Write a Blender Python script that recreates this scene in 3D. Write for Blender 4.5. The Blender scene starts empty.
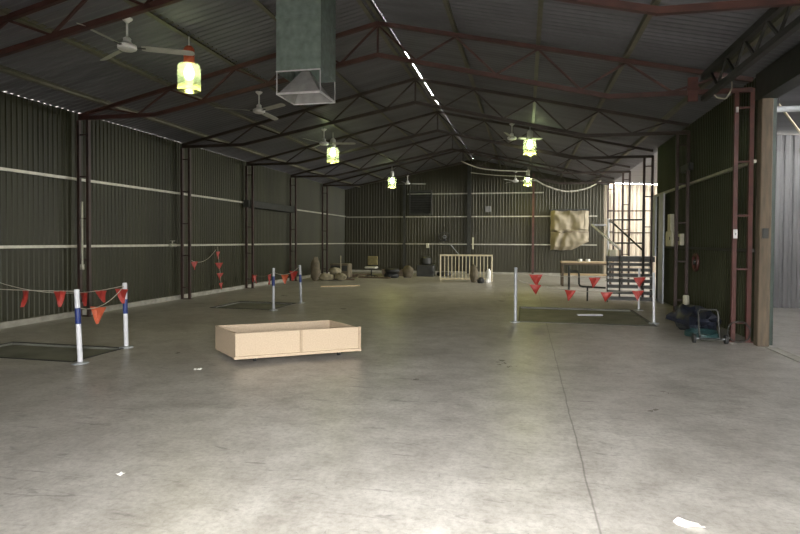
import bpy, math, random
from mathutils import Vector, Matrix, noise
R = math.radians
PI = math.pi
rnd = random.Random(7)
scene = bpy.context.scene
col = scene.collection

# ------------------------------------------------------------------ dimensions (metres)
XL, XR, RX = -9.475, 3.75, -2.755          # side walls, ridge line
YT, BAY, YB = 10.442, 3.7426, 29.2         # first full truss, bay length, back wall
YF = -0.05                                  # front wall with the big doorway
RZ, SL = 5.86, 0.222                       # underside of the roof at the ridge, fall per metre
def roof(x): return RZ - SL*abs(x-RX)

# ------------------------------------------------------------------ materials
def mat(name, color, rough=.6, metal=0., var=.15, scale=6., spec=.5, emit=None, strength=0., stretch=None, bump=0.):
    m = bpy.data.materials.new(name); m.use_nodes = True
    nt = m.node_tree; b = nt.nodes['Principled BSDF']
    b.inputs['Roughness'].default_value = rough
    b.inputs['Metallic'].default_value = metal
    b.inputs['Specular IOR Level'].default_value = spec
    tc = nt.nodes.new('ShaderNodeTexCoord'); mp = nt.nodes.new('ShaderNodeMapping')
    nt.links.new(tc.outputs['Object'], mp.inputs['Vector'])
    if stretch: mp.inputs['Scale'].default_value = stretch
    n = nt.nodes.new('ShaderNodeTexNoise'); n.inputs['Scale'].default_value = scale
    n.inputs['Detail'].default_value = 5
    nt.links.new(mp.outputs['Vector'], n.inputs['Vector'])
    r = nt.nodes.new('ShaderNodeValToRGB')
    c = color
    r.color_ramp.elements[0].position = .3; r.color_ramp.elements[1].position = .7
    r.color_ramp.elements[0].color = (*[max(0, v*(1-var)) for v in c], 1)
    r.color_ramp.elements[1].color = (*[min(1, v*(1+var)) for v in c], 1)
    nt.links.new(n.outputs['Fac'], r.inputs['Fac'])
    nt.links.new(r.outputs['Color'], b.inputs['Base Color'])
    if emit:
        b.inputs['Emission Color'].default_value = (*emit, 1); b.inputs['Emission Strength'].default_value = strength
    if bump:
        bp = nt.nodes.new('ShaderNodeBump'); bp.inputs['Strength'].default_value = bump
        nt.links.new(n.outputs['Fac'], bp.inputs['Height']); nt.links.new(bp.outputs['Normal'], b.inputs['Normal'])
    return m

def concrete():
    m = bpy.data.materials.new('worn concrete'); m.use_nodes = True
    nt = m.node_tree; N = nt.nodes; L = nt.links; b = N['Principled BSDF']
    tc = N.new('ShaderNodeTexCoord')
    def tex(scale, detail, st=None, dist=0., rough=.6):
        mp = N.new('ShaderNodeMapping'); L.new(tc.outputs['Object'], mp.inputs['Vector'])
        if st: mp.inputs['Scale'].default_value = st[0]; mp.inputs['Rotation'].default_value = (0, 0, st[1])
        n = N.new('ShaderNodeTexNoise'); n.inputs['Scale'].default_value = scale; n.inputs['Detail'].default_value = detail
        n.inputs['Distortion'].default_value = dist; n.inputs['Roughness'].default_value = rough
        L.new(mp.outputs['Vector'], n.inputs['Vector']); return n.outputs['Fac']
    def ramp(f, p0, c0, p1, c1):
        r = N.new('ShaderNodeValToRGB'); e = r.color_ramp.elements
        e[0].position = p0; e[0].color = (*c0, 1); e[1].position = p1; e[1].color = (*c1, 1)
        L.new(f, r.inputs['Fac']); return r.outputs['Color']
    def mul(a, c, fac=1.):
        x = N.new('ShaderNodeMix'); x.data_type = 'RGBA'; x.blend_type = 'MULTIPLY'; x.inputs[0].default_value = fac
        L.new(a, x.inputs[6]); L.new(c, x.inputs[7]); return x.outputs[2]
    base = ramp(tex(.55, 8, dist=.4), .32, (.37, .35, .32), .68, (.53, .51, .475))
    base = mul(base, ramp(tex(3.2, 9, rough=.7), .34, (.70, .69, .67), .60, (1, 1, 1)))
    base = mul(base, ramp(tex(22, 8, rough=.75), .34, (.70, .70, .69), .56, (1, 1, 1)))
    base = mul(base, ramp(tex(2.3, 7, ((1, 6, 1), .5), 1.2), .29, (.55, .55, .54), .40, (1, 1, 1)))      # scuffs and tyre marks
    base = mul(base, ramp(tex(2.0, 7, ((7, 1, 1), -.35), 1.5), .25, (.66, .65, .64), .34, (1, 1, 1)))
    base = mul(base, ramp(tex(55, 3), .26, (.35, .34, .33), .33, (1, 1, 1)))                              # grit
    # saw-cut joint running down the hall
    sp = N.new('ShaderNodeSeparateXYZ'); L.new(tc.outputs['Object'], sp.inputs[0])
    wob = N.new('ShaderNodeMath'); wob.operation = 'MULTIPLY_ADD'; wob.inputs[1].default_value = .05; wob.inputs[2].default_value = -.455
    L.new(tex(1.4, 3), wob.inputs[0])
    a = N.new('ShaderNodeMath'); a.operation = 'ADD'; L.new(sp.outputs['X'], a.inputs[0]); L.new(wob.outputs[0], a.inputs[1])
    ab = N.new('ShaderNodeMath'); ab.operation = 'ABSOLUTE'; L.new(a.outputs[0], ab.inputs[0])
    base = mul(base, ramp(ab.outputs[0], .002, (.45, .44, .43), .009, (1, 1, 1)))
    L.new(base, b.inputs['Base Color'])
    rr = ramp(tex(1.1, 6), .3, (.27,)*3, .7, (.42,)*3)
    L.new(rr, b.inputs['Roughness']); b.inputs['Specular IOR Level'].default_value = .5
    bp = N.new('ShaderNodeBump'); bp.inputs['Strength'].default_value = .25; bp.inputs['Distance'].default_value = .01
    L.new(tex(28, 6), bp.inputs['Height']); L.new(bp.outputs['Normal'], b.inputs['Normal'])
    return m

M = {
 'right_wall': mat('dark glossy cladding', (.046, .049, .027), .30, .35, .22, 1.3, stretch=(1, 1, .25)),
 'floor': concrete(),
 'wall': mat('olive steel cladding', (.031, .031, .017), .42, .15, .22, 1.3, spec=.2, stretch=(1, 1, .25)),
 'back': mat('brown green steel cladding', (.031, .0285, .0135), .44, .3, .2, 1.1, stretch=(1, 1, .3)),
 'roof': mat('galvanised roof underside', (.14, .14, .156), .55, .25, .2, 1.2, stretch=(.4, 2, 1)),
 'grey_sheet': mat('weathered grey sheet', (.17, .17, .175), .5, .1, .2, 2, stretch=(2, 2, .3)),
 'cream_sheet': mat('cream sheet', (.52, .45, .35), .55, 0, .1, 2, stretch=(2, 2, .3)),
 'kerb': mat('dusty concrete kerb', (.30, .29, .25), .8, 0, .25, 5),
 'red_truss': mat('red oxide steel', (.052, .019, .015), .55, .0, .35, 4),
 'truss': mat('shaded oxide steel', (.030, .020, .014), .55, .0, .35, 4),  # darker copy of the red oxide: dimness of the far trusses put into colour
 'purlin': mat('dull galvanised purlin', (.125, .118, .078), .5, .2, .2, 5),
 'girt': mat('bright galvanised girt', (.40, .39, .32), .4, .3, .2, 8),
 'dark_steel': mat('dark steel', (.035, .036, .032), .5, .3, .3, 5),
 'dark_red': mat('dark reddish steel', (.040, .022, .018), .55, 0, .3, 6),  # darker red-brown than the tall red column
 'red_steel': mat('red painted steel', (.072, .024, .019), .5, 0, .3, 6),
 'post': mat('weathered brown post', (.088, .066, .042), .75, 0, .3, 5, stretch=(4, 4, .6)),
 'green_edge': mat('dark green door edge', (.035, .05, .042), .45, .2, .2, 5),
 'galv': mat('galvanised duct sheet', (.21, .265, .24), .42, .4, .22, 9),
 'galv_inner': mat('bright galvanised cone', (.75, .75, .76), .35, .1, .15, 9),
 'cone': mat('dull zinc cone', (.34, .34, .34), .45, .2, .15, 9),
 'white': mat('white enamel', (.80, .80, .78), .4, 0, .04, 8),
 'blade': mat('dusty fan blade', (.42, .42, .37), .5, 0, .1, 8),
 'red_cap': mat('orange red lamp gear', (.50, .085, .03), .55, 0, .25, 14),
 'grey_cap': mat('grey lamp gear', (.60, .60, .56), .5, 0, .1, 14),
 'mdf': mat('raw particle board', (.45, .355, .25), .7, 0, .09, 60),
 'mdf_shade': mat('shaded particle board', (.35, .27, .185), .75, 0, .12, 40),  # battens coloured darker than the panels to stand for the gap shadows
 'black': mat('black rubber', (.018, .018, .018), .6, 0, .2, 9),
 'pole_white': mat('white pole paint', (.62, .63, .66), .4, 0, .06, 9),
 'pole_blue': mat('blue pole tape', (.012, .030, .15), .45, 0, .1, 9),
 'pole_grey': mat('bare grey pole', (.38, .40, .42), .45, .2, .1, 9),
 'cord': mat('bunting cord', (.35, .33, .27), .7, 0, .1, 9),
 'flag': mat('red vinyl', (.33, .032, .023), .5, 0, .12, 9),
 'flag_faded': mat('faded orange vinyl', (.50, .11, .05), .5, 0, .12, 9),
 'cream_paint': mat('cream gate paint', (.66, .58, .40), .5, 0, .1, 9),
 'canvas': mat('beige canvas', (.255, .22, .15), .8, 0, .12, 3, bump=.2),
 'timber': mat('pale timber', (.52, .40, .25), .7, 0, .18, 5, stretch=(1, 8, 8)),
 'dark_timber': mat('dark timber', (.10, .075, .05), .75, 0, .25, 5),
 'pale_grey': mat('pale grey sheet metal', (.42, .44, .48), .5, .1, .15, 4),
 'box_cream': mat('cream switchboard', (.52, .50, .38), .55, 0, .1, 8),
 'blue_tarp': mat('dark blue tarp', (.016, .019, .030), .5, 0, .3, 5, bump=.3),
 'hose': mat('teal hose', (.018, .05, .052), .45, 0, .15, 9),
 'sack': mat('dusty sack', (.12, .10, .065), .85, 0, .3, 6, bump=.3),
 'pale_sack': mat('pale offcuts', (.25, .22, .145), .85, 0, .3, 9),
 'grime': mat('oily pit lining', (.15, .152, .125), .6, 0, .35, 2.2),
 'cable': mat('white cable', (.62, .60, .50), .5, 0, .1, 9),
 'paper': mat('crumpled paper', (.85, .84, .80), .7, 0, .05, 20),
 'ground': mat('pale gravel yard', (.30, .28, .25), .9, 0, .2, 3),
 'seat': mat('grey white seat vinyl', (.55, .54, .46), .5, 0, .1, 9),
 'backrest': mat('mustard seat back', (.20, .17, .07), .7, 0, .2, 9),
}
def bulb_mat():
    m = bpy.data.materials.new('lit bulb'); m.use_nodes = True
    b = m.node_tree.nodes['Principled BSDF']; b.inputs['Base Color'].default_value = (.9, .9, .8, 1)
    b.inputs['Emission Color'].default_value = (.93, 1, .72, 1); b.inputs['Emission Strength'].default_value = 34.
    return m
def jar_mat():
    m = bpy.data.materials.new('green tinted refractor'); m.use_nodes = True
    nt = m.node_tree; N = nt.nodes; L = nt.links
    N.remove(N['Principled BSDF']); out = N['Material Output']
    tr = N.new('ShaderNodeBsdfTransparent'); tr.inputs[0].default_value = (.90, 1, .74, 1)
    tl = N.new('ShaderNodeBsdfTranslucent'); tl.inputs[0].default_value = (.86, 1, .58, 1)
    gl = N.new('ShaderNodeBsdfGlossy'); gl.inputs[0].default_value = (.7, .8, .6, 1); gl.inputs['Roughness'].default_value = .25
    tc = N.new('ShaderNodeTexCoord'); w = N.new('ShaderNodeTexNoise'); w.inputs['Scale'].default_value = 4
    mp = N.new('ShaderNodeMapping'); mp.inputs['Scale'].default_value = (6, 6, .6)
    L.new(tc.outputs['Object'], mp.inputs[0]); L.new(mp.outputs[0], w.inputs['Vector'])
    r = N.new('ShaderNodeMapRange'); r.inputs[3].default_value = .155; r.inputs[4].default_value = .17
    L.new(w.outputs['Fac'], r.inputs[0])
    a = N.new('ShaderNodeMixShader'); L.new(r.outputs[0], a.inputs[0]); L.new(tr.outputs[0], a.inputs[1]); L.new(tl.outputs[0], a.inputs[2])
    c = N.new('ShaderNodeMixShader'); c.inputs[0].default_value = .05; L.new(a.outputs[0], c.inputs[1]); L.new(gl.outputs[0], c.inputs[2])
    L.new(c.outputs[0], out.inputs['Surface']); return m
M['bulb'] = bulb_mat(); M['jar'] = jar_mat()

# ------------------------------------------------------------------ mesh helpers
class MB:
    def __init__(s): s.v = []; s.f = []
    def add(s, vs, fs):
        o = len(s.v); s.v += [tuple(v) for v in vs]; s.f += [tuple(i+o for i in f) for f in fs]; return s
    def box(s, x0, x1, y0, y1, z0, z1):
        vs = [(x, y, z) for z in (z0, z1) for y in (y0, y1) for x in (x0, x1)]
        return s.add(vs, [(0,2,3,1),(4,5,7,6),(0,1,5,4),(2,6,7,3),(0,4,6,2),(1,3,7,5)])
    def cbox(s, x0, x1, y0, y1, z0, z1, c=.01):     # box with chamfered vertical and horizontal edges
        def ring(z, k): return [(x0+k+c,y0+k,z),(x1-k-c,y0+k,z),(x1-k,y0+k+c,z),(x1-k,y1-k-c,z),(x1-k-c,y1-k,z),(x0+k+c,y1-k,z),(x0+k,y1-k-c,z),(x0+k,y0+k+c,z)]
        rs = [ring(z0, c*.6), ring(z0+c*.6, 0), ring(z1-c*.6, 0), ring(z1, c*.6)]
        vs = sum(rs, []); fs = [tuple(range(7,-1,-1)), tuple(range(24,32))]
        for k in range(3):
            for i in range(8): fs.append((k*8+i, k*8+(i+1)%8, k*8+8+(i+1)%8, k*8+8+i))
        return s.add(vs, fs)
    def bar(s, p0, p1, w, h, up=(0, 0, 1)):
        p0 = Vector(p0); p1 = Vector(p1); d = (p1-p0).normalized(); u = Vector(up)
        if abs(d.dot(u)) > .98: u = Vector((0, 1, 0))
        a = d.cross(u).normalized(); b = a.cross(d)
        q = [a*w/2*i+b*h/2*j for i, j in ((-1,-1),(1,-1),(1,1),(-1,1))]
        return s.add([p0+k for k in q]+[p1+k for k in q], [(3,2,1,0),(4,5,6,7)]+[(i,(i+1)%4,(i+1)%4+4,i+4) for i in range(4)])
    def tube(s, pts, r, n=8, closed=False):
        pts = [Vector(p) for p in pts]; m = len(pts); vs = []; fs = []; ref = None
        for i, p in enumerate(pts):
            a = pts[i-1] if (i or closed) else p; b = pts[(i+1) % m] if (i < m-1 or closed) else p
            d = (b-a).normalized()
            if ref is None: ref = Vector((0,0,1)) if abs(d.z) < .9 else Vector((1,0,0))
            u = (ref-d*ref.dot(d)).normalized(); w = d.cross(u); ref = u
            rr = r[i] if isinstance(r, (list, tuple)) else r
            vs += [p+(u*math.cos(t)+w*math.sin(t))*rr for t in [2*PI*k/n for k in range(n)]]
        for i in range(m if closed else m-1):
            j = (i+1) % m
            for k in range(n): fs.append((i*n+k, i*n+(k+1)%n, j*n+(k+1)%n, j*n+k))
        if not closed: fs += [tuple(range(n-1,-1,-1)), tuple(range((m-1)*n, m*n))]
        return s.add(vs, fs)
    def lathe(s, prof, c=(0,0,0), n=24, caps=True):
        vs = []; fs = []
        for r, z in prof: vs += [(c[0]+r*math.cos(2*PI*k/n), c[1]+r*math.sin(2*PI*k/n), c[2]+z) for k in range(n)]
        for i in range(len(prof)-1):
            for k in range(n): fs.append((i*n+k, i*n+(k+1)%n, (i+1)*n+(k+1)%n, (i+1)*n+k))
        if caps: fs += [tuple(range(n-1,-1,-1)), tuple(range((len(prof)-1)*n, len(prof)*n))]
        return s.add(vs, fs)
    def prism(s, poly, d):                           # poly: 3-D points, d: extrusion
        n = len(poly); d = Vector(d); a = [Vector(p) for p in poly]
        return s.add(a+[p+d for p in a], [tuple(range(n-1,-1,-1)), tuple(range(n, 2*n))]+[(i,(i+1)%n,(i+1)%n+n,i+n) for i in range(n)])
    def blob(s, c, r, seed=0, amp=.25, n=14, m=9, flat=0.):
        vs = []; fs = []
        for j in range(m+1):
            for i in range(n):
                t = PI*j/m; p = 2*PI*i/n; d = Vector((math.sin(t)*math.cos(p), math.sin(t)*math.sin(p), math.cos(t)))
                k = 1+amp*noise.noise(d*2.1+Vector((seed*3.7, seed, 0)))+amp*.6*noise.noise(d*5+Vector((seed, 2, seed)))
                z = c[2]+d.z*r[2]*k; vs.append((c[0]+d.x*r[0]*k, c[1]+d.y*r[1]*k, max(flat, z)))
        for j in range(m):
            for i in range(n): fs.append((j*n+i, (j+1)*n+i, (j+1)*n+(i+1)%n, j*n+(i+1)%n))
        return s.add(vs, fs)
    def build(s, name, m, parent=None, loc=None, smooth=False, kind=None):
        me = bpy.data.meshes.new(name); me.from_pydata(s.v, [], s.f); me.materials.append(M[m] if isinstance(m, str) else m)
        if smooth:
            me.polygons.foreach_set('use_smooth', [True]*len(me.polygons)); me.set_sharp_from_angle(angle=R(40))
        me.update(); o = bpy.data.objects.new(name, me); col.objects.link(o)
        if parent: o.parent = parent
        if loc: o.location = loc
        if kind: o['kind'] = kind
        return o
def thing(name, label, cat, loc=(0,0,0), rz=0., group=None):
    o = bpy.data.objects.new(name, None); col.objects.link(o); o.empty_display_size = .2
    o.location = loc; o.rotation_euler = (0, 0, rz); return tag(o, label, cat, group)
def tag(o, label, cat, group=None):
    o['label'] = label; o['category'] = cat
    if group: o['group'] = group
    return o
def dup(o, parent=None):
    c = o.copy(); col.objects.link(c)
    if parent: c.parent = parent
    for ch in [x for x in bpy.data.objects if x.parent == o]: dup(ch, c)
    return c
def copy_thing(o, loc, label, rz=None, group=None):
    c = dup(o); c.location = loc; c['label'] = label
    if rz is not None: c.rotation_euler = (0, 0, rz)
    if group: c['group'] = group
    return c

# ------------------------------------------------------------------ the shell
def sheet(p0, du, length, zfun, nrm, pitch, amp, name, m, trap=False, z0=0., per=8, rows=1):
    """vertical corrugated sheet: from p0 along unit du; wave offset along nrm; top height zfun(x, y)"""
    vs = []; fs = []; ph = [(0, -1), (.16, -1), (.34, -.94), (.52, -1), (.66, -1), (.70, -.8), (.77, .8), (.80, 1), (.86, 1), (.89, .8), (.96, -.8)] if not trap else [(0, -1), (.3, -1), (.42, 1), (.85, 1)]
    ts = [(c+p, w) for c in range(int(length/pitch)) for p, w in ph]; ts.append((length/pitch, -1)); n = len(ts)-1
    for q, w in ts:
        t = q*pitch
        x = p0[0]+du[0]*t+nrm[0]*amp*w; y = p0[1]+du[1]*t+nrm[1]*amp*w
        zt = zfun(p0[0]+du[0]*t, p0[1]+du[1]*t)
        for r in range(rows+1): vs.append((x, y, z0+(zt-z0)*r/rows))
    k = rows+1
    for i in range(n):
        for r in range(rows): fs.append((i*k+r, (i+1)*k+r, (i+1)*k+r+1, i*k+r+1))
    return MB().add(vs, fs).build(name, m, smooth=not trap, kind='structure')

GAP = -.011
sheet((XL, YF), (0, 1), YB-YF, lambda x, y: roof(XL)-GAP, (1, 0), .12, .010, 'wall_left', 'wall')
sheet((XL-.03, YB-.01), (1, 0), XR-XL+.06, lambda x, y: roof(x)+.022, (0, -1), .15, .009, 'wall_back', 'back')
sheet((XR, YT+.02), (0, 1), 2*BAY-.02, lambda x, y: roof(XR)+.01, (-1, 0), .12, .010, 'wall_right', 'right_wall')
sheet((XR, YF), (0, 1), YT-BAY-YF, lambda x, y: roof(XR)+.01, (-1, 0), .12, .010, 'wall_right', 'right_wall')
DX0, DX1, DZ = -.95, 1.05, 3.1               # the doorway the photograph is taken from
fw = MB()
for x0, x1, z0 in ((XL, DX0, 0), (DX0, DX1, DZ), (DX1, XR, 0)):
    xs = sorted({x0, x1} | ({RX} if x0 < RX < x1 else set()))
    for a, b in zip(xs, xs[1:]):
        fw.prism([(a, YF-.06, z0), (b, YF-.06, z0), (b, YF-.06, roof(b)-.01), (a, YF-.06, roof(a)-.01)], (0, .05, 0))
fw.build('wall_front', 'wall', kind='structure')

def roof_half(x0, x1, name):                   # corrugations run down the slope: the wave travels along Y
    pitch, amp, y0, y1 = .15, .012, YF-.2, YB+.02
    n = int((y1-y0)/pitch*8); vs = []; fs = []
    for i in range(n+1):
        y = y0+(y1-y0)*i/n; w = amp*(1+math.sin(2*PI*(y-y0)/pitch))
        vs += [(x0, y, roof(x0)+w), (x1, y, roof(x1)+w)]
    for i in range(n): fs.append((2*i, 2*i+1, 2*i+3, 2*i+2))
    return MB().add(vs, fs).build(name, 'roof', smooth=True, kind='structure')
roof_half(XL-.15, RX+.10, 'ceiling')           # stops short of the right half: the slit of daylight along the ridge
roof_half(RX+.113, XR+.12, 'ceiling')
rb = MB()
rb.box(RX+.05, RX+.2, YF-.2, 12.4, RZ+.03, RZ+.05); rb.box(RX+.05, RX+.2, 17.6, YB, RZ+.03, RZ+.05)
rb.build('trim_1', 'roof', kind='structure')     # the flashing that closes the slit at both ends

# floor with three sunken service pits
PITS = [(-7.95, -5.95, 6.5, 7.48), (-7.45, -5.9, 12.5, 13.95), (-.1, 2.5, 11.95, 14.62)]
PD = .03
xs = sorted({XL, 10.0, XR} | {p[0] for p in PITS} | {p[1] for p in PITS})
ys = sorted({YF, YB+.05} | {p[2] for p in PITS} | {p[3] for p in PITS})
fl = MB()
for a, b in zip(xs, xs[1:]):
    for c, d in zip(ys, ys[1:]):
        if any(p[0] <= a and b <= p[1] and p[2] <= c and d <= p[3] for p in PITS): continue
        fl.add([(a, c, 0), (b, c, 0), (b, d, 0), (a, d, 0)], [(0, 1, 2, 3)])
fl.build('floor', 'floor', kind='structure')
for p in PITS:
    x0, x1, y0, y1 = p; z = -PD
    MB().add([(x, y, zz) for zz in (0, z) for x, y in ((x0, y0), (x1, y0), (x1, y1), (x0, y1))],
             [(4, 5, 6, 7), (0, 1, 5, 4), (1, 2, 6, 5), (2, 3, 7, 6), (3, 0, 4, 7)]).build('floor_pit', 'grime', kind='structure')
k = .035
for i, (x0, x1, y0, y1) in enumerate(PITS):
    e = MB(); e.box(x0-k, x1+k, y0-k, y0, .001, .010); e.box(x0-k, x1+k, y1, y1+k, .001, .010); e.box(x0-k, x0, y0, y1, .001, .010); e.box(x1, x1+k, y0, y1, .001, .010)
    e.build('trim_%d' % (i+2), 'dark_steel', kind='structure')
g = MB()
for a, b, c, d in ((-60, 60, -60, YF), (-60, XL-.02, YF, 90), (10.0, 60, YF, 90), (XL-.02, 10.0, YB+.05, 90)):
    g.add([(a, c, -.02), (b, c, -.02), (b, d, -.02), (a, d, -.02)], [(0, 1, 2, 3)])
g.build('ground', 'ground', kind='structure')
MB().box(XL+.02, XL+.09, YF, YB-.05, 0, .11).build('baseboard_left', 'kerb', kind='structure')
MB().box(XL+.1, XR-.05, YB-.10, YB-.03, 0, .10).build('baseboard_back', 'kerb', kind='structure')
MB().box(XR-.05, XR+.12, YT-BAY, YT-.5, 0, .012).build('trim_5', 'kerb', kind='structure')

# the lean-to along the side, with added outer and front walls
LX = 9.6
def lroof(x): return 4.52-.05*(x-3.9)
sheet((XR+.15, 16.15), (1, 0), LX-XR-.15, lambda x, y: lroof(x)-.02, (0, -1), .2, .016, 'wall_partition', 'grey_sheet', trap=True)
sheet((XR-.02, YB-.04), (1, 0), LX-XR+.02, lambda x, y: lroof(x)-.02, (0, -1), .2, .016, 'wall_end', 'cream_sheet', trap=True)
MB().prism([(XR+.13, 1, lroof(XR+.13)), (LX+.3, 1, lroof(LX+.3)), (LX+.3, 1, lroof(LX+.3)+.03), (XR+.13, 1, lroof(XR+.13)+.03)], (0, YB-1, 0)).build('ceiling_lean_to', 'roof', kind='structure')  # carried on over the far bays to dim the end wall
SIDE1, SIDE2 = 3.9, 3.3  # heights of the added outer walls; the gap above sets the daylight
MB().box(LX, LX+.04, 16.2, YB, 0, SIDE2).build('wall_added_outer', 'cream_sheet', kind='structure')  # added to cut the daylight on the cream end wall
MB().box(XR+.13, LX, .95, .99, 0, 4.2).build('wall_added_front', 'grey_sheet', kind='structure')  # added out of view to shut off sky light from the front end
MB().box(LX, LX+.04, 1, 16.1, 0, SIDE1).build('wall_added_outer', 'grey_sheet', kind='structure')  # added to cut the daylight on the grey partition

# ------------------------------------------------------------------ roof steel
def top(d): return RZ-.118-SL*d                # centre line of the top chord at distance d from the ridge
def bot(d, sg=-1):
    k, z = (4.75, 4.234) if sg < 0 else (4.15, 4.165)
    return 5.15-(5.15-z)*d/k if d < k else z
def make_truss(m='truss'):
    t = thing('roof_truss', '', 'roof truss', (RX, 0, 0))
    dl, dr = RX-XL-.13, XR-RX-.13
    w = .07
    b = MB(); b.bar((0, 0, top(0)), (-dl, 0, top(dl)), w, w); b.bar((0, 0, top(0)), (dr, 0, top(dr)), w, w); b.build('top_chord', m, t)
    b = MB()
    for sg, dm in ((-1, dl), (1, dr)):
        kn = 4.75 if sg < 0 else 4.15; kz = bot(9, sg); b.bar((0, 0, bot(0)), (sg*kn, 0, kz), w, w*1.1); b.bar((sg*(kn-.03), 0, kz), (sg*dm, 0, kz), w, w*1.1)
    b.build('bottom_chord', m, t)
    MB().bar((0, .002, top(0)-.03), (0, .002, bot(0)+.03), .035, .035).build('king_post', m, t)
    tn = [0, 1.47, 2.94, 4.41, 5.88]; bn = [.735, 2.205, 3.675, 5.15]
    for sg in (-1, 1):
        for i in range(4):
            for j in (i, i+1):
                MB().bar((sg*tn[j], 0, top(tn[j])-.03), (sg*bn[i], 0, bot(bn[i], sg)+.03), .034, .034).build('web_bar', m, t)
    return t
tr = make_truss('red_truss'); tr2 = make_truss()
tl = ['roof truss closest to the doorway, cut off by the top of the photo',
      'red oxide roof truss just behind the hanging metal duct',
      'third steel roof truss from the doorway, second behind the duct',
      'fourth steel roof truss from the doorway, near the middle pair of lamps',
      'second steel roof truss from the back wall',
      'last steel roof truss, closest to the back wall']
for i in range(6):
    y = YT+(i-1)*BAY
    if i == 0: tr.location = (RX, y, 0); tr['label'] = tl[0]; tr['group'] = 'steel roof trusses'
    elif i == 2: tr2.location = (RX, y, 0); tr2['label'] = tl[2]; tr2['group'] = 'steel roof trusses'
    else: copy_thing(tr if i < 2 else tr2, (RX, y, 0), tl[i], group='steel roof trusses')

# purlins: a folded channel each
def purlin(x, label, name='roof_purlin', yb=YB-.06):
    z = roof(x)
    sg = 1 if x > RX else -1
    t = MB(); s = SL*sg
    sec = [(-.035, -.088), (.035, -.088), (.035, -.078), (-.023, -.078), (-.023, -.012), (.035, -.012), (.035, -.002), (-.035, -.002)]
    t.prism([(a, 2.6, b - s*a) for a, b in sec], (0, yb-2.6, 0))
    tag(t.build(name, 'purlin', loc=(x, 0, z)), label, 'purlin', 'steel roof purlins')
ordn = ['first', 'second', 'third', 'fourth']
for kk in range(4):
    d = 1.47*(kk+1)
    purlin(RX-d, '%s olive grey roof purlin down from the ridge, on the slope with three lamps' % ordn[kk])
    purlin(RX+d, '%s olive grey roof purlin down from the ridge, on the slope with two lamps' % ordn[kk])
purlin(RX-.07, 'olive grey ridge purlin on the side away from the daylight slit')
purlin(RX+.07, 'olive grey ridge purlin beside the bright daylight slit')

# lattice columns
def make_column(m='red_steel'):
    c = thing('lattice_column', '', 'column'); h = 4.19
    for x in (0, .23): MB().box(x-.032, x+.032, -.032, .032, .012, h).build('column_leg', m, c)
    for i in range(5): MB().bar((.032, 0, .32+i*.89), (.198, 0, .32+i*.89), .03, .03).build('rung', m, c)
    MB().box(-.07, .30, -.07, .07, 0, .012).build('base_plate', m, c)
    return c
proto = make_column(); dark_proto = make_column('dark_red')
ll = ['dark lattice column on the closed long wall, behind the blue and white barrier poles',
      'second dark lattice column along the closed long wall, above the kerb',
      'third dark lattice column along the closed long wall, behind the small far pit',
      'fourth dark lattice column along the closed long wall',
      'dark lattice column on the closed long wall nearest the back corner']
rl = ['tall red lattice column beside the brown door post',
      'dark lattice column midway along the dark sheeted wall by the switchboard',
      'lattice column at the edge of the bright open bays beside the stairs',
      'lattice column standing against the bright cream wall behind the stairs',
      'lattice column of the open side closest to the back wall']
for i in range(5):
    y = YT+i*BAY
    if i == 0: dark_proto.location = (XL+.12, y, 0); dark_proto['label'] = ll[0]; dark_proto['group'] = 'columns along the closed wall'
    else: copy_thing(dark_proto, (XL+.12, y, 0), ll[i], group='columns along the closed wall')
    if i == 0: proto.location = (XR-.36, y, 0); proto['label'] = rl[0]; proto['group'] = 'columns along the open side'
    else: copy_thing(dark_proto, (XR-.36, y, 0), rl[i], group='columns along the open side')
# girts
def girt(name, label, p0, p1, group, w=.05, h=.055, m='girt'):
    a = Vector(p0); b = Vector(p1); mid = (a+b)/2
    tag(MB().bar(a-mid, b-mid, w, h).build(name, m, loc=mid), label, 'girt', group)
girt('wall_girt', 'pale upper girt running along the closed long wall', (XL+.045, 3, 2.94), (XL+.045, YB-.1, 2.94), 'girts of the closed wall')
girt('wall_girt', 'pale waist-high girt running along the closed long wall', (XL+.045, 3, 1.5), (XL+.045, YB-.1, 1.5), 'girts of the closed wall')
girt('wall_girt', 'bright sloping-looking girt high on the dark wall by the door post', (XR-.055, YT+.05, 3.0), (XR-.055, YT+2*BAY, 3.0), 'girts of the side with bays', .07)
girt('wall_girt', 'dull waist-high girt on the dark wall by the door post', (XR-.055, YT+.05, 1.52), (XR-.055, YT+2*BAY, 1.52), 'girts of the side with bays', m='dark_steel')
for z, x0, x1, lb in ((4.09, -6.05, .85, 'highest pale girt across the back wall'), (2.91, XL+.1, 3.4, 'pale girt across the back wall at the height of the hung canvas'),
                      (1.5, XL+.1, 3.4, 'pale girt across the back wall just above the cream gate')):
    girt('wall_girt', lb, (x0, YB-.045, z), (x1, YB-.045, z), 'girts of the back wall')
for x, w, lb, m in ((-2.82, .2, 'thick dark post in the middle of the back wall', 'dark_steel'), (.36, .1, 'thin reddish post on the back wall left of the hung canvas', 'red_steel'), (-6.2, .12, 'dark post on the back wall beside the louvred vent', 'dark_steel')):
    tag(MB().box(-w/2, w/2, -.05, .05, 0, roof(x)-.15).build('gable_post', m, loc=(x, YB-.13, 0)), lb, 'post', 'posts of the back wall')

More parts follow.
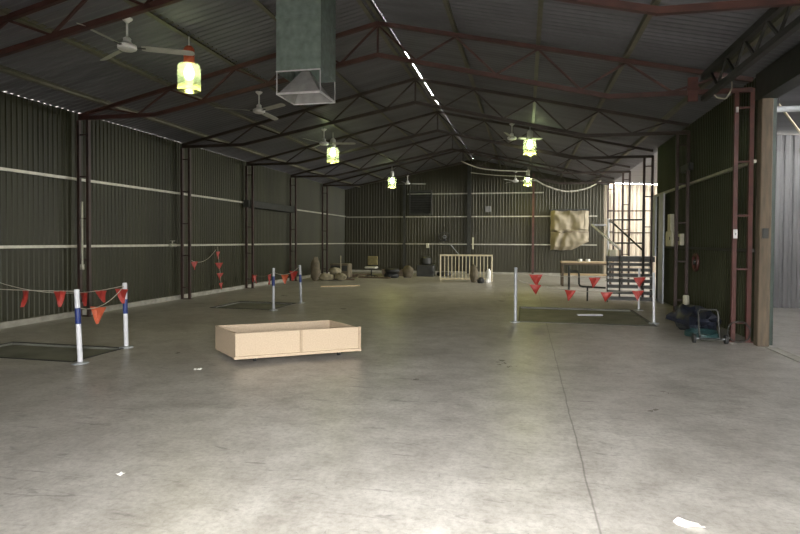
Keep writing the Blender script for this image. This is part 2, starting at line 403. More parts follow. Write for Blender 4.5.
# lattice girder over the side opening
gt = thing('lattice_girder', 'dark lattice girder running forward over the side opening, coming out of the top right corner', 'girder', (2.86, 0, 0))
MB().bar((0, 3.4, 4.40), (0, YT-.1, 4.40), .08, .10).build('top_chord', 'dark_steel', gt)
MB().bar((0, 3.4, 4.03), (0, YT-.1, 4.03), .08, .08).build('bottom_chord', 'dark_steel', gt)
for i in range(9):
    a = 3.5+i*.72
    MB().bar((0, a, 4.37), (0, a+.36, 4.06), .03, .03).build('web_bar', 'dark_steel', gt)
    MB().bar((0, a+.72, 4.37), (0, a+.36, 4.06), .03, .03).build('web_bar', 'dark_steel', gt)
# red bracket and a coil of cable at the girder's end
tb = thing('steel_bracket', 'red oxide bracket where the lattice girder meets the truss', 'bracket', (2.72, YT-.075, 4.06))
MB().cbox(-.10, .06, -.03, .03, -.06, .34).build('plate', 'red_steel', tb); MB().cbox(-.12, .08, -.05, -.03, .12, .17).build('clamp', 'red_steel', tb)
cc = MB(); cc.tube([(.13*math.cos(t)+.02*math.sin(3*t), .02*math.sin(t*5), .17*math.sin(t)) for t in [2*PI*i/60*3 for i in range(60)]], .012, 6)
tag(cc.build('cable_coil', 'cord', loc=(3.06, YT-.40, 4.12), smooth=True), 'dull coil of cable hung beside the red bracket', 'cable')

# door post and edge
dp = thing('door_post', 'thick weathered brown post at the edge of the bright side opening', 'post', (3.705, 10.12, 0))
MB().cbox(-.085, .085, -.09, .09, 0, 3.93, .012).build('timber', 'post', dp)
MB().cbox(-.05, .04, -.10, -.09, 1.72, 1.88, .01).build('latch_plate', 'dark_steel', dp)
de = thing('sliding_door_edge', 'narrow dark green door edge against the brown post', 'door', (3.825, 10.13, 0))
MB().box(-.03, .02, -.05, .05, .02, 3.93).build('edge_channel', 'green_edge', de); MB().box(.02, .028, -.05, -.03, .02, 3.93).build('edge_strip', 'green_edge', de)
tag(MB().box(-.12, .14, -3.6, .12, 0, .42).build('header_beam', 'dark_steel', loc=(3.72, 10.12, 3.935)), 'dark header over the side opening, on top of the brown post', 'beam')
# lean-to bits seen through the side opening
gp = thing('gutter_pipe', 'pale horizontal pipe under the lean-to roof in the side opening', 'pipe', (6.0, 12.5, 4.26))
MB().tube([(-1.6, 0, 0), (1.6, 0, 0)], .06, 10).build('pipe', 'pole_grey', gp, smooth=True)
for x in (-1.2, 0, 1.2): MB().tube([(x, 0, .05), (x, 0, lroof(6+x)-4.26)], .01, 6).build('hanging_strap', 'dark_steel', gp)
BR0, BR1 = Vector((4.96, 12.9, 4.445)), Vector((7.0, 16.10, 3.96))
tag(MB().bar((0, 0, 0), BR1-BR0, .035, .035).build('diagonal_brace', 'cream_paint', loc=BR0), 'thin pale diagonal brace in the side opening above the grey wall', 'brace')

# ------------------------------------------------------------------ lamps
def make_lamp(cap):
    t = thing('high_bay_lamp', '', 'lamp')
    MB().tube([(0, 0, .52), (0, 0, .86)], .012, 8).build('hanger_rod', 'grey_cap', t, smooth=True)
    g = MB(); g.lathe([(.075, .48), (.088, .50), (.09, .70), (.075, .73), (.05, .76)], n=20)
    ge = g.build('ballast_housing', cap, t, smooth=True)
    MB().lathe([(.018, .735), (.022, .775), (.012, .79)], n=10).build('cable_gland', 'white', ge, smooth=True)
    MB().lathe([(.085, .445), (.10, .455), (.10, .475), (.085, .485)], n=24).build('collar', cap, t, smooth=True)
    prof = [(.095, .455), (.155, .45), (.178, .435), (.186, .41), (.188, .36), (.188, .02), (.184, 0)]
    MB().lathe(prof, n=32, caps=False).build('jar_shade', 'jar', t, smooth=True)
    MB().lathe([(.03, .445), (.04, .42), (.07, .36), (.08, .30), (.065, .23), (.03, .20)], n=20).build('bulb', 'bulb', t, smooth=True)
    return t
LAMPS = [(-5.653, 8.784, 4.20), (-5.967, 17.137, 4.11), (-5.987, 25.344, 4.07), (.10, 17.731, 4.27), (.08, 27.3, 4.25)]
lamp_l = ['lit green glass lamp with orange red gear, behind the big white fan', 'lit green glass lamp hanging beside the third fan, middle of its row',
          'small lit green glass lamp farthest along the closed wall side', 'lit green glass lamp with grey gear above the bright patch of roof', 'lit green glass lamp at the back where the white cables meet']
lp0 = make_lamp('red_cap'); lp1 = make_lamp('grey_cap')
for i, (x, y, z) in enumerate(LAMPS):
    if i < 2: t = (lp0, lp1)[i]; t.location = (x, y, z); t['label'] = lamp_l[i]; t['group'] = 'high bay lamps'
    else: t = copy_thing(lp1, (x, y, z), lamp_l[i], group='high bay lamps')
    top_z = roof(x)-.09-z
    rod = [c for c in bpy.data.objects if c.parent == t and c.name.startswith('hanger_rod')][0]
    rod.data = rod.data.copy()
    for v in rod.data.vertices:
        if v.co.z > .7: v.co.z = top_z
    l = bpy.data.lights.new('bulb light', 'SPOT'); l.energy = 72; l.spot_size = R(165); l.spot_blend = .6; l.color = (1, .88, .28); l.shadow_soft_size = .07
    lo = bpy.data.objects.new('bulb_light', l); col.objects.link(lo); lo.location = (0, 0, .1); lo.parent = t

# ------------------------------------------------------------------ ceiling fans (origin at the blade plane)
def make_fan():
    t = thing('ceiling_fan', '', 'fan')
    MB().lathe([(.02, .36), (.035, .375), (.075, .41), (.08, .425), (.078, .43)], n=24).build('canopy', 'white', t, smooth=True)
    MB().tube([(0, 0, .14), (0, 0, .40)], .016, 10).build('down_rod', 'white', t, smooth=True)
    MB().lathe([(.03, -.055), (.10, -.05), (.135, -.03), (.14, .0), (.13, .03), (.085, .05), (.06, .07), (.055, .11), (.06, .125), (.03, .15)], n=28).build('motor_housing', 'white', t, smooth=True)
    for k in range(3):
        a = 2*PI*k/3
        m = Matrix.Rotation(a, 4, 'Z')
        b = MB(); prof = [(.20, .045), (.26, .06), (.6, .062), (.88, .06), (.94, .05), (.96, .02)]
        tops = []
        vs = []; fs = []
        for x, w in prof:
            for sgn in (1, -1):
                for dz in (.004, -.004): vs.append(m @ Vector((x, sgn*w, .0-sgn*w*.30+dz)))
        n = len(prof)
        for i in range(n-1):
            o = 4*i
            fs += [(o, o+2, o+6, o+4), (o+1, o+5, o+7, o+3), (o, o+4, o+5, o+1), (o+2, o+3, o+7, o+6)]
        fs += [(0, 1, 3, 2), (4*n-4, 4*n-2, 4*n-1, 4*n-3)]
        b.add(vs, fs); bl = b.build('blade', 'blade', t)
        q = MB(); q.bar(m @ Vector((.11, 0, -.005)), m @ Vector((.26, 0, -.002)), .045, .012); q.build('blade_arm', 'dark_steel', bl)
    return t
fp = make_fan()
FANS = [(-5.91, 7.562, 4.56, 30, 'large white three-bladed ceiling fan nearest the camera, by the orange lamp'),
        (-5.937, 11.973, 4.585, -30, 'white ceiling fan hanging just left of the duct outlet'),
        (-6.006, 16.422, 4.60, 12, 'white ceiling fan close beside the middle lamp of its row'),
        (-.433, 17.595, 4.78, 20, 'white ceiling fan hanging beside the lamp with grey gear'),
        (-.47, 26.6, 4.42, 0, 'small white ceiling fan beside the lamp where the cables meet'),
        (-5.85, 28.2, 4.55, 25, 'small white ceiling fan by the back wall louvred vent')]
for i, (x, y, z, a, lb) in enumerate(FANS):
    if i == 0: t = fp; t.location = (x, y, z); t.rotation_euler = (0, 0, R(a)); t['label'] = lb; t['group'] = 'white ceiling fans'
    else: t = copy_thing(fp, (x, y, z), lb, R(a), 'white ceiling fans')
    hz = roof(x)-.09-z-.43
    if hz > .01: MB().tube([(0, 0, .42), (0, 0, .43+hz)], .014, 8).build('hook_rod', 'dark_steel', t)

# ------------------------------------------------------------------ hanging duct with its pyramid diffuser
S = 8.2/7.7
dw, dd = .69, .66
du = thing('air_duct', 'square galvanised air duct hanging from the roof with a wire-framed pyramid outlet', 'duct', (-3.60, 7.81, 3.80))
zb, zt = .315, 1.84
sh = MB()
for a, b, c, d in ((0, dw, 0, .008), (0, dw, dd-.008, dd), (0, .008, .008, dd-.008), (dw-.008, dw, .008, dd-.008)): sh.box(a, b, c, d, zb, zt)
shaft = sh.build('shaft', 'galv', du)
for z in (1.1, 1.6): MB().prism([(-.01, -.01, z), (dw+.01, -.01, z), (dw+.01, dd, z), (dw, dd, z), (dw, 0, z), (-.01, 0, z)], (0, 0, .03)).build('seam_flange', 'galv', shaft)
MB().box(0, dw, -.012, -.001, zb, zb+.018).build('bottom_lip', 'galv_inner', shaft)
for x in (.008, dw-.008):
    for y in (.008, dd-.008): MB().bar((x, y, 0), (x, y, zb), .012, .012).build('corner_rod', 'galv_inner', du)
rg = MB(); q = .016
rg.box(0, dw, 0, q, -.012, q); rg.box(0, dw, dd-q, dd, -.012, q); rg.box(0, q, q, dd-q, -.012, q); rg.box(dw-q, dw, q, dd-q, -.012, q)
rg.build('bottom_frame', 'galv_inner', du)
pc = MB(); a = .02; b0 = [(a, a, .006), (dw-a, a, .006), (dw-a, dd-a, .006), (a, dd-a, .006)]
cx, cy = dw/2, dd/2; t0 = [(cx-.05, cy-.05, .40), (cx+.05, cy-.05, .40), (cx+.05, cy+.05, .40), (cx-.05, cy+.05, .40)]
pc.add(b0+t0, [(0,1,5,4),(1,2,6,5),(2,3,7,6),(3,0,4,7),(4,5,6,7)])
o = pc.build('pyramid_deflector', 'cone', du)
o.modifiers.new('s', 'SOLIDIFY').thickness = .004

# ------------------------------------------------------------------ timber trough on castors
tf = thing('timber_trough', 'open particle board trough on castors standing on the floor, its front in two panels', 'trough', (-3.73, 6.84, 0), R(34.5))
W, D, H0, H1 = 1.70, .84, .075, .415
MB().box(.02, W-.02, .02, D-.02, H0, H0+.02).build('base_board', 'mdf', tf)
MB().box(.0, .86, 0, .018, H0+.035, H1).build('front_panel', 'mdf', tf); MB().box(.885, W, 0, .018, H0+.035, H1).build('front_panel', 'mdf', tf)
MB().box(.857, .888, -.016, .02, H0+.035, H1).build('centre_batten', 'mdf_shade', tf)
MB().box(-.02, W+.03, -.03, .018, H0, H0+.035).build('bottom_rail', 'mdf', tf)
MB().box(0, W, D-.018, D, H0, H1).build('back_panel', 'mdf', tf)
MB().box(0, .018, .018, D-.018, H0, H1).build('end_panel', 'mdf', tf); MB().box(W-.018, W, .018, D-.018, H0, H1).build('end_panel', 'mdf', tf)
MB().box(W, W+.035, -.012, .02, H0+.02, H1+.005).build('corner_batten', 'mdf_shade', tf)
for x in (.3, W-.22):
    for y in (.14, D-.14):
        cs = MB(); cs.box(x-.03, x+.03, y-.03, y+.03, H0-.012, H0-.001); cs.box(x-.022, x-.016, y-.012, y+.012, .03, H0-.012); cs.box(x+.016, x+.022, y-.012, y+.012, .03, H0-.012)
        fk = cs.build('castor_fork', 'dark_steel', tf)
        MB().tube([(x-.014, y, .032), (x+.014, y, .032)], .032, 14).build('castor_wheel', 'black', fk, smooth=True)

for ch in [c for c in bpy.data.objects if c.type == 'MESH' and (c.parent == tf or (c.parent and c.parent.parent == tf))]:
    for v in ch.data.vertices: v.co.x -= .23*v.co.y            # the loose frame has racked out of square
# ------------------------------------------------------------------ barrier poles and bunting
def pole(loc, label, bands, h=1.0, tilt=0., group='barrier poles', r=.033, m='pole_white'):
    t = thing('barrier_pole', label, 'pole', loc, 0, group); t.rotation_euler = (0, tilt, 0)
    tb = MB().lathe([(r*.8, .012), (r, .016), (r, h-.01), (r*.7, h)], n=14).build('tube', m, t, smooth=True)
    if bands: MB().lathe([(r+.002, bands[0]), (r+.003, bands[0]+.004), (r+.003, bands[1]-.004), (r+.002, bands[1])], n=14).build('blue_band', 'pole_blue', tb, smooth=True)['label'] = 'dark blue band'
    MB().lathe([(.105, 0), (.105, .008), (.09, .016), (.04, .02), (.03, .03)], n=24).build('base_disc', 'pole_grey' , t, smooth=True)
    return t
pole((-5.76, 6.43, 0), 'white barrier pole with blue band, leaning, nearest of the poles', (.53, .74), .99, R(-3))
pole((-5.95, 7.56, 0), 'upright white barrier pole with blue band at the far corner of the near pit', (.52, .74), .99, R(-1.2))
pole((-8.5, 6.43, 0), 'white barrier pole with blue band by the closed wall, near corner of the near pit', (.53, .74))
pole((-8.5, 7.56, 0), 'white barrier pole with blue band by the closed wall, far corner of the near pit', (.53, .74))
pole((-5.80, 12.44, 0), 'grey barrier pole with blue band at the near corner of the small far pit', (.58, .80), 1.0, m='pole_grey')
pole((-5.77, 14.06, 0), 'grey barrier pole with blue band behind the small far pit', (.55, .75), 1.0, R(-2), m='pole_grey')
pole((-.19, 11.86, 0), 'pale pole at the outer near corner of the wide pit, clear of the stairs', None, 1.12, r=.032, m='pole_grey')
pole((2.56, 12.35, 0), 'thin pale pole by the near corner of the wide pit on the stairs side', None, 1.04, R(-1), r=.024)
pole((2.70, 14.7, 0), 'thin pale pole at the far corner of the wide pit below the stairs', None, 1.02, r=.024)

def bunting(label, p0, p1, sag, ts, size=.17, seed=1, faded=(), rot=0.):
    p0 = Vector(p0); p1 = Vector(p1); base = Vector((p0.x, p0.y, 0)); rr = random.Random(seed)
    t = thing('flag_bunting', label, 'bunting', base, 0, 'red pennant bunting')
    def at(s): return p0.lerp(p1, s)-base-Vector((0, 0, sag*4*s*(1-s)))
    MB().tube([at(i/16) for i in range(17)], .006, 6).build('cord', 'cord', t, smooth=True)
    for i, s in enumerate(ts):
        c = at(s); d = (p1-p0); d.z = 0
        if d.length < .2: d = Vector((1, .3, 0))
        d = Matrix.Rotation(rr.uniform(-.5, .5)+rot, 3, 'Z') @ d.normalized(); n = d.cross(Vector((0, 0, 1)))
        sz = size*rr.uniform(.9, 1.1)*1.25; sw = n*rr.uniform(-.07, .07)+d*rr.uniform(-.03, .03)
        rows = 5; vs = []; fs = []
        for k in range(rows+1):
            f = k/rows; w = sz*.55*(1-f)+.004
            for e in (-1, -.33, .33, 1):
                for dz in (0, .004): vs.append(c+d*w*e+Vector((0, 0, -f*sz))+sw*f*f+n*(dz+.02*math.sin(e*2+f*3)))
        for k in range(rows):
            for e in range(3):
                o = k*8+e*2; fs += [(o, o+2, o+10, o+8), (o+1, o+9, o+11, o+3)]
            o = k*8; fs += [(o, o+8, o+9, o+1), (o+6, o+7, o+15, o+14)]
        fs += [(0, 1, 3, 2), (2, 3, 5, 4), (4, 5, 7, 6)]
        MB().add(vs, fs).build('pennant', 'flag_faded' if i in faded else 'flag', t)
    return t
bunting('red bunting along the side of the near pit closest to the doorway', (-8.5, 6.43, 1.0), (-5.82, 6.43, .96), .02, [.70, .905], .17, 1)
bunting('sagging bunting slung between the two nearest blue and white poles', (-5.80, 6.44, .74), (-5.97, 7.55, .95), .13, [.40, .93], .17, 2, (0,), rot=1.1)
bunting('red bunting along the far side of the near pit by the closed wall', (-8.5, 7.56, 1.0), (-5.97, 7.56, .95), .17, [.71, .83], .17, 3)
bunting('red bunting hung from the far pit pole across to the closed wall column', (-5.81, 12.44, .88), (-9.12, YT+2*BAY-.05, .50), .08, [.12, .84, .95], .22, 4)
bunting('red bunting between the two poles of the small far pit', (-5.80, 12.44, .9), (-5.83, 14.06, .95), .12, [.42, .78], .18, 5, (0,), rot=1.2)
bunting('string of red flags dangling down the closed wall beside the second column', (-9.30, 15.95, 1.45), (-9.22, 16.05, .12), 0, [.12, .38, .62, .85], .17, 6, rot=1.2)
bunting('short red flag string tied between the second column and the closed wall', (-9.15, YT+BAY+.05, 1.1), (-9.36, 15.95, 1.35), .2, [.16], .2, 7)
bunting('red bunting across the near edge of the wide pit below the stairs', (-.19, 11.9, 1.01), (2.54, 12.36, .95), .05, [.148, .575, .90], .18, 8)
bunting('slack lower string of red flags across the wide pit', (-.19, 11.9, .86), (2.54, 12.36, .70), .14, [.145, .40, .665, .89], .17, 9)
tag(MB().box(-.28, .28, -.05, .05, 0, .03).build('pale_batten', 'pole_white', loc=(1.45, 13.6, -PD), ), 'short pale batten lying in the wide pit', 'batten').rotation_euler = (0, 0, R(12))

# ------------------------------------------------------------------ stairs, pipe rail and work table on the open side
SA = R(-7); SO = Vector((2.80, 16.4, 0))
st = thing('access_stairs', 'dark steel stairs rising to a landing in front of the bright open bays', 'stairs', SO, SA)
def sl(x, y, z): return Matrix.Rotation(-SA, 3, 'Z') @ (Vector((x, y, z))-SO)
sw_ = .58
for i in range(8): MB().box(-sw_, sw_, i*.22, i*.22+.24, (i+1)*.148-.085, (i+1)*.148).build('tread', 'dark_steel', st)
for s in (-1, 1):
    MB().prism([(s*sw_, -.05, 0), (s*sw_, .14, 0), (s*sw_, 1.82, 1.0), (s*sw_, 1.82, 1.18), (s*sw_, 1.62, 1.18)], (s*.03, 0, 0)).build('stringer', 'dark_steel', st)
MB().box(-sw_-.04, sw_+.16, 1.74, 2.95, 1.06, 1.21).build('landing', 'dark_steel', st)
MB().tube([sl(2.53, 16.5, 1.44), sl(1.97, 18.2, 2.17), sl(2.40, 18.4, 2.17)], .03, 10).build('handrail', 'pole_white', st, smooth=True)['label'] = 'pale grey handrail'
MB().tube([sl(3.12, 16.5, 1.42), sl(2.56, 18.2, 2.25), sl(2.50, 18.4, 2.27)], .026, 10).build('handrail', 'dark_steel', st, smooth=True)
MB().tube([sl(2.53, 16.5, 1.44), sl(2.53, 16.52, .12)], .02, 8).build('baluster', 'dark_steel', st); MB().tube([sl(3.12, 16.5, 1.42), sl(3.12, 16.52, .12)], .02, 8).build('baluster', 'dark_steel', st)
MB().tube([(-.56, 2.85, 0), (-.56, 2.85, 2.40)], .035, 10).build('landing_post', 'pole_white', st, smooth=True)['label'] = 'pale grey landing post'
MB().tube([(.5, 2.85, 0), (.5, 2.85, 2.40)], .03, 10).build('landing_post', 'dark_steel', st, smooth=True)
for z in (2.36, 1.62): MB().tube([(-.56, 2.85, z), (.5, 2.85, z)], .024, 8).build('guard_rail', 'dark_steel', st)
cr = MB().cbox(-.1, .12, -.12, .12, 0, .2, .01).build('pale_crate', 'box_cream', loc=(2.62, 18.6, 1.212)); tag(cr, 'small pale crate on the stair landing', 'crate')

pr = thing('pipe_rail', 'low dark bent pipe rail standing on the floor beside the stairs', 'rail', (1.2, 16.6, 0))
MB().tube([(0, 0, 0), (0, 0, .97)], .028, 10).build('rail_post', 'dark_steel', pr, smooth=True)
MB().tube([(.02, 0, .83), (.20, 0, .83), (.26, 0, .80), (.27, 0, .74), (.27, 0, .48), (.30, 0, .42), (.36, 0, .40), (.98, 0, .38)], .026, 10).build('bent_pipe', 'dark_steel', pr, smooth=True)
MB().tube([(.50, 0, 0), (.50, 0, .40)], .024, 10).build('rail_post', 'dark_steel', pr, smooth=True)
wt = thing('work_table', 'long work table with pale timber top and lower shelf, behind the pipe rail', 'table', (1.30, 21.9, 0))
MB().cbox(0, 1.85, 0, .75, .86, .92).build('table_top', 'timber', wt); MB().cbox(.03, 1.82, .03, .72, .40, .45).build('shelf', 'timber', wt)
for x in (.06, 1.74):
    for y in (.06, .68): MB().box(x-.04, x+.04, y-.04, y+.04, 0, .86).build('leg', 'dark_timber', wt)
MB().box(.02, 1.8, -.02, 0, .80, .86).build('apron', 'dark_timber', wt)
for x, lb in ((2.0, 'small pale can on the work table, the one nearer its free end'), (2.28, 'small pale can on the work table, the one nearer the stairs')):
    c = thing('paint_can', lb, 'can', (x, 22.2, .92), 0, 'cans on the work table')
    MB().lathe([(.075, 0), (.08, .005), (.08, .07), (.075, .08)], n=16).build('body', 'paper', c, smooth=True); MB().lathe([(.07, .081), (.07, .09), (.06, .095)], n=16).build('lid', 'pole_grey', c, smooth=True)

# canvas covered panel on the back wall
def canvas():
    nx, nz, w, h = 44, 46, 1.80, 1.93
    def P(i, j):
        u = i/nx; v = j/nz; x = u*w; z = v*h
        if v < .3 and u > .55:                        # the tucked-up lower corner
            kk = (u-.55)/.45*(1-v/.3); z += kk*.42
        b = .05+.22*min(1, 9*min(u, 1-u)+.1)*min(1, 9*min(v, 1-v)+.1)
        f = .085*math.sin(18*(u*.8+v*.75)+3*noise.noise(Vector((u*3, v*3, 1))))*(v > .5)*math.exp(-((u+v-1.15)/.28)**2)*1.6
        f += .075*math.sin(24*(u-.35*v))*(v < .48)*math.exp(-((u-.22)/.2)**2)*1.3+.09*noise.noise(Vector((u*4, v*4, 5)))+.035*noise.noise(Vector((u*11, v*8, 2)))
        f -= .07*math.exp(-((v-.47+.03*math.sin(u*5))/.018)**2)+.03*math.exp(-((u-.87)/.012)**2)*(v > .5)
        return Vector((x+.012*math.sin(v*20), -(b+f), z+.012*math.sin(u*17)))
    vs = [P(i, j) for j in range(nz+1) for i in range(nx+1)]; fs = []; q = nx+1
    for j in range(nz):
        for i in range(nx): fs.append((j*q+i, j*q+i+1, (j+1)*q+i+1, (j+1)*q+i))
    rim = [i for i in range(q)]+[j*q+nx for j in range(1, nz+1)]+[nz*q+i for i in range(nx-1, -1, -1)]+[j*q for j in range(nz-1, 0, -1)]
    o = len(vs); vs += [Vector((vs[i].x, 0, vs[i].z)) for i in rim]; m = len(rim)
    for a in range(m): fs.append((rim[(a+1) % m], rim[a], o+a, o+(a+1) % m))
    fs.append(tuple(o+a for a in range(m)))
    return MB().add(vs, fs)
ct = thing('canvas_cover', 'beige canvas cover tied over a square panel hung on the back wall', 'tarp', (1.20, YB-.09, 1.24))
canvas().build('cloth', 'canvas', ct, smooth=True)
MB().box(-.0, 1.8, -.06, 0, 1.93, 2.02).build('hanging_bar', 'dark_steel', ct)
MB().tube([(-.01, -.2, .90), (.5, -.275, .91), (1.3, -.275, .89), (1.81, -.2, .88)], .010, 6).build('tie_rope', 'dark_timber', ct)

# ------------------------------------------------------------------ things on the back wall
lv = thing('louvred_vent', 'dark square louvred vent high on the back wall', 'vent', (-5.95, YB-.03, 3.02))
fr = MB(); fr.box(0, 1.2, -.10, 0, 0, .06); fr.box(0, 1.2, -.10, 0, 1.2, 1.26); fr.box(0, .06, -.10, 0, .06, 1.2); fr.box(1.14, 1.2, -.10, 0, .06, 1.2); fr.build('frame', 'dark_steel', lv)
for i in range(9): MB().bar((.06, -.05, .13+i*.125), (1.14, -.05, .13+i*.125), .015, .12, up=(0, -.6, 1)).build('slat', 'dark_steel', lv)
wf = thing('wall_fan', 'black round guarded fan mounted on the back wall above the cream gate', 'fan', (-4.05, YB-.06, 1.72))
MB().cbox(-.05, .05, -.20, 0, -.05, .05).build('wall_bracket', 'black', wf)
MB().tube([(.30*math.cos(2*PI*i/24), -.30, .16+.22*math.sin(2*PI*i/24)) for i in range(24)], .02, 6, True).build('guard_ring', 'black', wf, smooth=True)
gd = MB()
for i in range(12): a = PI*i/12; gd.bar((.3*math.cos(a), -.31, .16+.22*math.sin(a)), (-.3*math.cos(a), -.31, .16-.22*math.sin(a)), .006, .006)
gd.build('guard_wires', 'black', wf)
MB().tube([(0, -.14, .16), (0, -.28, .16)], .09, 16).build('motor', 'pole_grey', wf, smooth=True)
MB().bar((0, -.12, .1), (0, -.12, 0), .05, .05).build('neck', 'black', wf)
tag(MB().cbox(-.07, .07, -.10, 0, -.22, .02).build('socket_box', 'box_cream', loc=(-4.95, YB-.08, 1.52)), 'small cream socket box on the back wall girt', 'socket box')
tag(MB().cbox(-.04, .04, -.05, 0, -.3, .3).build('mounting_bracket', 'box_cream', loc=(-2.62, YB-.08, 1.55)), 'short pale upright mounting bracket beside the middle back wall post', 'bracket')
tag(MB().cbox(-.14, .14, -.03, 0, -.14, .14).build('wall_sign_plate', 'grey_sheet', loc=(-1.87, YB-.02, 3.29)), 'faint square plate high on the back wall above the gate', 'plate')
tag(MB().bar((0, 0, 0), (.42, 0, -.5), .03, .03).build('rail_brace', 'pole_grey', loc=(-3.75, YB-.10, 1.47)), 'short slanting brace under the back wall girt', 'brace')

for z in (3.15, 2.1): girt('wall_girt', 'brown rail across the bright cream wall, %s' % ('the higher one' if z > 3 else 'the lower one'), (XR+.15, YB-.09, z), (LX-.1, YB-.09, z), 'rails of the cream wall', m='post')
# cream gate panel leaning on the back
gp = thing('gate_panel', 'cream tubular gate panel with upright bars standing before the back wall', 'gate', (-3.46, 23.32, 0), math.atan2(.33, 2.15))
GW, GH = 2.17, 1.10
for x in (.03, GW-.03): MB().tube([(x, 0, .0), (x, 0, GH-.035)], .03, 10).build('stile', 'cream_paint', gp, smooth=True)
for z in (.09, GH-.03): MB().tube([(0, 0, z), (GW, 0, z)], .034, 10).build('rail', 'cream_paint', gp, smooth=True)
for i in range(13): x = .06+(i+1)*(GW-.12)/14; MB().tube([(x, 0, .10), (x, 0, GH-.04)], .017, 8).build('bar', 'cream_paint', gp, smooth=True)
fb = MB(); fb.box(.1, .13, -.04, .3, 0, .02); fb.box(GW-.13, GW-.1, -.04, .3, 0, .02); fb.build('foot', 'cream_paint', gp)
tag(MB().blob((0, 0, .34), (.17, .14, .38), 3, .22).build('brown_bag', 'sack', loc=(-2.02, 22.95, 0), smooth=True), 'brown stuffed bag standing in front of the cream gate', 'bag')
wc = thing('white_drum', 'slim white drum standing at the end of the cream gate', 'drum', (-1.44, 23.15, 0))
MB().lathe([(.085, 0), (.09, .01), (.09, .46), (.08, .49)], n=18).build('body', 'white', wc, smooth=True); MB().lathe([(.05, .491), (.05, .53), (.03, .54)], n=14).build('cap', 'white', wc, smooth=True)
tag(MB().blob((0, 0, .10), (.15, .12, .14), 5, .2).build('dark_bundle', 'black', loc=(-1.70, 22.55, 0), smooth=True), 'low black bundle between the brown bag and the white drum', 'bundle')
tag(MB().blob((0, 0, .07), (.08, .08, .11), 8, .15).build('pale_bundle', 'paper', loc=(-1.47, 22.75, 0), smooth=True), 'small pale bundle on the floor by the white drum', 'bundle')

# ------------------------------------------------------------------ clutter in the back corner of the closed wall
tag(MB().blob((0, 0, .48), (.20, .18, .50), 11, .25).build('leaning_sack', 'sack', loc=(-8.30, 21.75, 0), smooth=True), 'tall dusty sack slumped against the closed wall', 'sack')
for x, y, z, lx, a, lb in ((-7.95, 22.05, .02, .5, 20, 'pale sack lying at the front of the clutter near the closed wall'), (-7.40, 22.25, .02, .45, -15, 'pale sack beside the standing offcut, nearer the chair'), (-7.72, 22.5, .25, .42, 40, 'pale sack topmost on the clutter near the closed wall')):
    o = MB().blob((0, 0, .13), (lx*.62, .2, .16), a, .3).build('cement_sack', 'pale_sack', loc=(x, y, z), smooth=True); o.rotation_euler = (0, 0, R(a)); tag(o, lb, 'sack', 'sacks in the back corner')
tag(MB().bar((0, 0, 0), (-.10, .25, 1.0), .05, .07).build('timber_offcut', 'pale_sack', loc=(-7.62, 22.95, 0)), 'timber offcut standing up out of the corner clutter', 'timber')
cb = thing('machine_case', 'grey machine case among the clutter by the closed wall', 'machine', (-8.25, 23.3, 0))
MB().cbox(0, .85, 0, .5, .06, .66, .03).build('casing', 'sack', cb); MB().cbox(.06, .79, -.02, 0, .35, .58, .01).build('front_panel', 'dark_steel', cb); MB().box(.05, .8, .05, .45, 0, .06).build('plinth', 'black', cb)
ch = thing('office_chair', 'old chair with mustard back and pale seat in front of the back wall', 'chair', (-6.82, 24.9, 0))
MB().cbox(-.26, .26, -.24, .24, .40, .48, .03).build('seat', 'seat', ch); MB().cbox(-.24, .24, .20, .27, .55, .95, .03).build('backrest', 'backrest', ch)
MB().bar((0, .24, .42), (0, .24, .6), .06, .02).build('back_bar', 'black', ch); MB().tube([(0, 0, .08), (0, 0, .40)], .03, 10).build('column', 'black', ch)
for i in range(5):
    a = 2*PI*i/5; lg = MB().bar((0, 0, .09), (.28*math.cos(a), .28*math.sin(a), .06), .04, .03).build('leg', 'black', ch)
    MB().lathe([(.02, 0), (.028, .01), (.028, .04), (.02, .05)], (.28*math.cos(a), .28*math.sin(a), 0), 10).build('castor', 'black', lg)
for i, (x, y, z, w, lb) in enumerate(((-8.75, 24.1, 0, 1.25, 'dark pallet on the floor behind the machine case'), (-6.6, 26.0, 0, 1.25, 'lower dark pallet behind the old chair'), (-6.62, 26.02, .145, 1.2, 'upper dark pallet of the stack behind the old chair'))):
    pl = thing('pallet', lb, 'pallet', (x, y, z), R(4*i), 'dark pallets at the back')
    for k2 in range(3): MB().box(0, w, k2*.4, k2*.4+.09, .02, .12).build('bearer', 'dark_timber', pl)
    for k2 in range(6): MB().box(k2*(w-.12)/5, k2*(w-.12)/5+.12, 0, .89, .12, .14).build('deck_board', 'dark_timber', pl)
    MB().box(0, w, 0, .89, 0, .02).build('bottom_board', 'dark_timber', pl)
tag(MB().blob((0, 0, .24), (.26, .2, .30), 21, .25).build('grey_sack', 'sack', loc=(-5.15, 25.0, 0), smooth=True), 'squat grey sack midway between the old chair and the cream gate', 'sack')
dm = thing('drum_machine', 'dark workshop machine beside the cream gate at the back wall', 'machine', (-4.55, 26.3, 0))
MB().cbox(-.4, .4, -.3, .3, .0, .55, .03).build('base', 'dark_steel', dm); MB().lathe([(.2, .55), (.26, .6), (.26, .85), (.16, .95)], n=18).build('hopper', 'dark_steel', dm, smooth=True); MB().tube([(.3, -.31, .2), (.3, -.36, .2)], .12, 16).build('wheel', 'black', dm, smooth=True)
tag(MB().bar((-.6, -.38, .02), (.6, .38, .02), .13, .035).build('loose_plank', 'timber', loc=(-6.5, 19.48, 0)), 'loose pale plank lying on the floor before the back corner clutter', 'plank')
tag(MB().cbox(-2, 2, -.12, .12, -.12, .12, .02).build('header_box', 'dark_steel', loc=(XL+.16, 19.8, 2.9)), 'long dark box fixed high along the closed wall between two columns', 'box').rotation_euler = (0, 0, R(90))
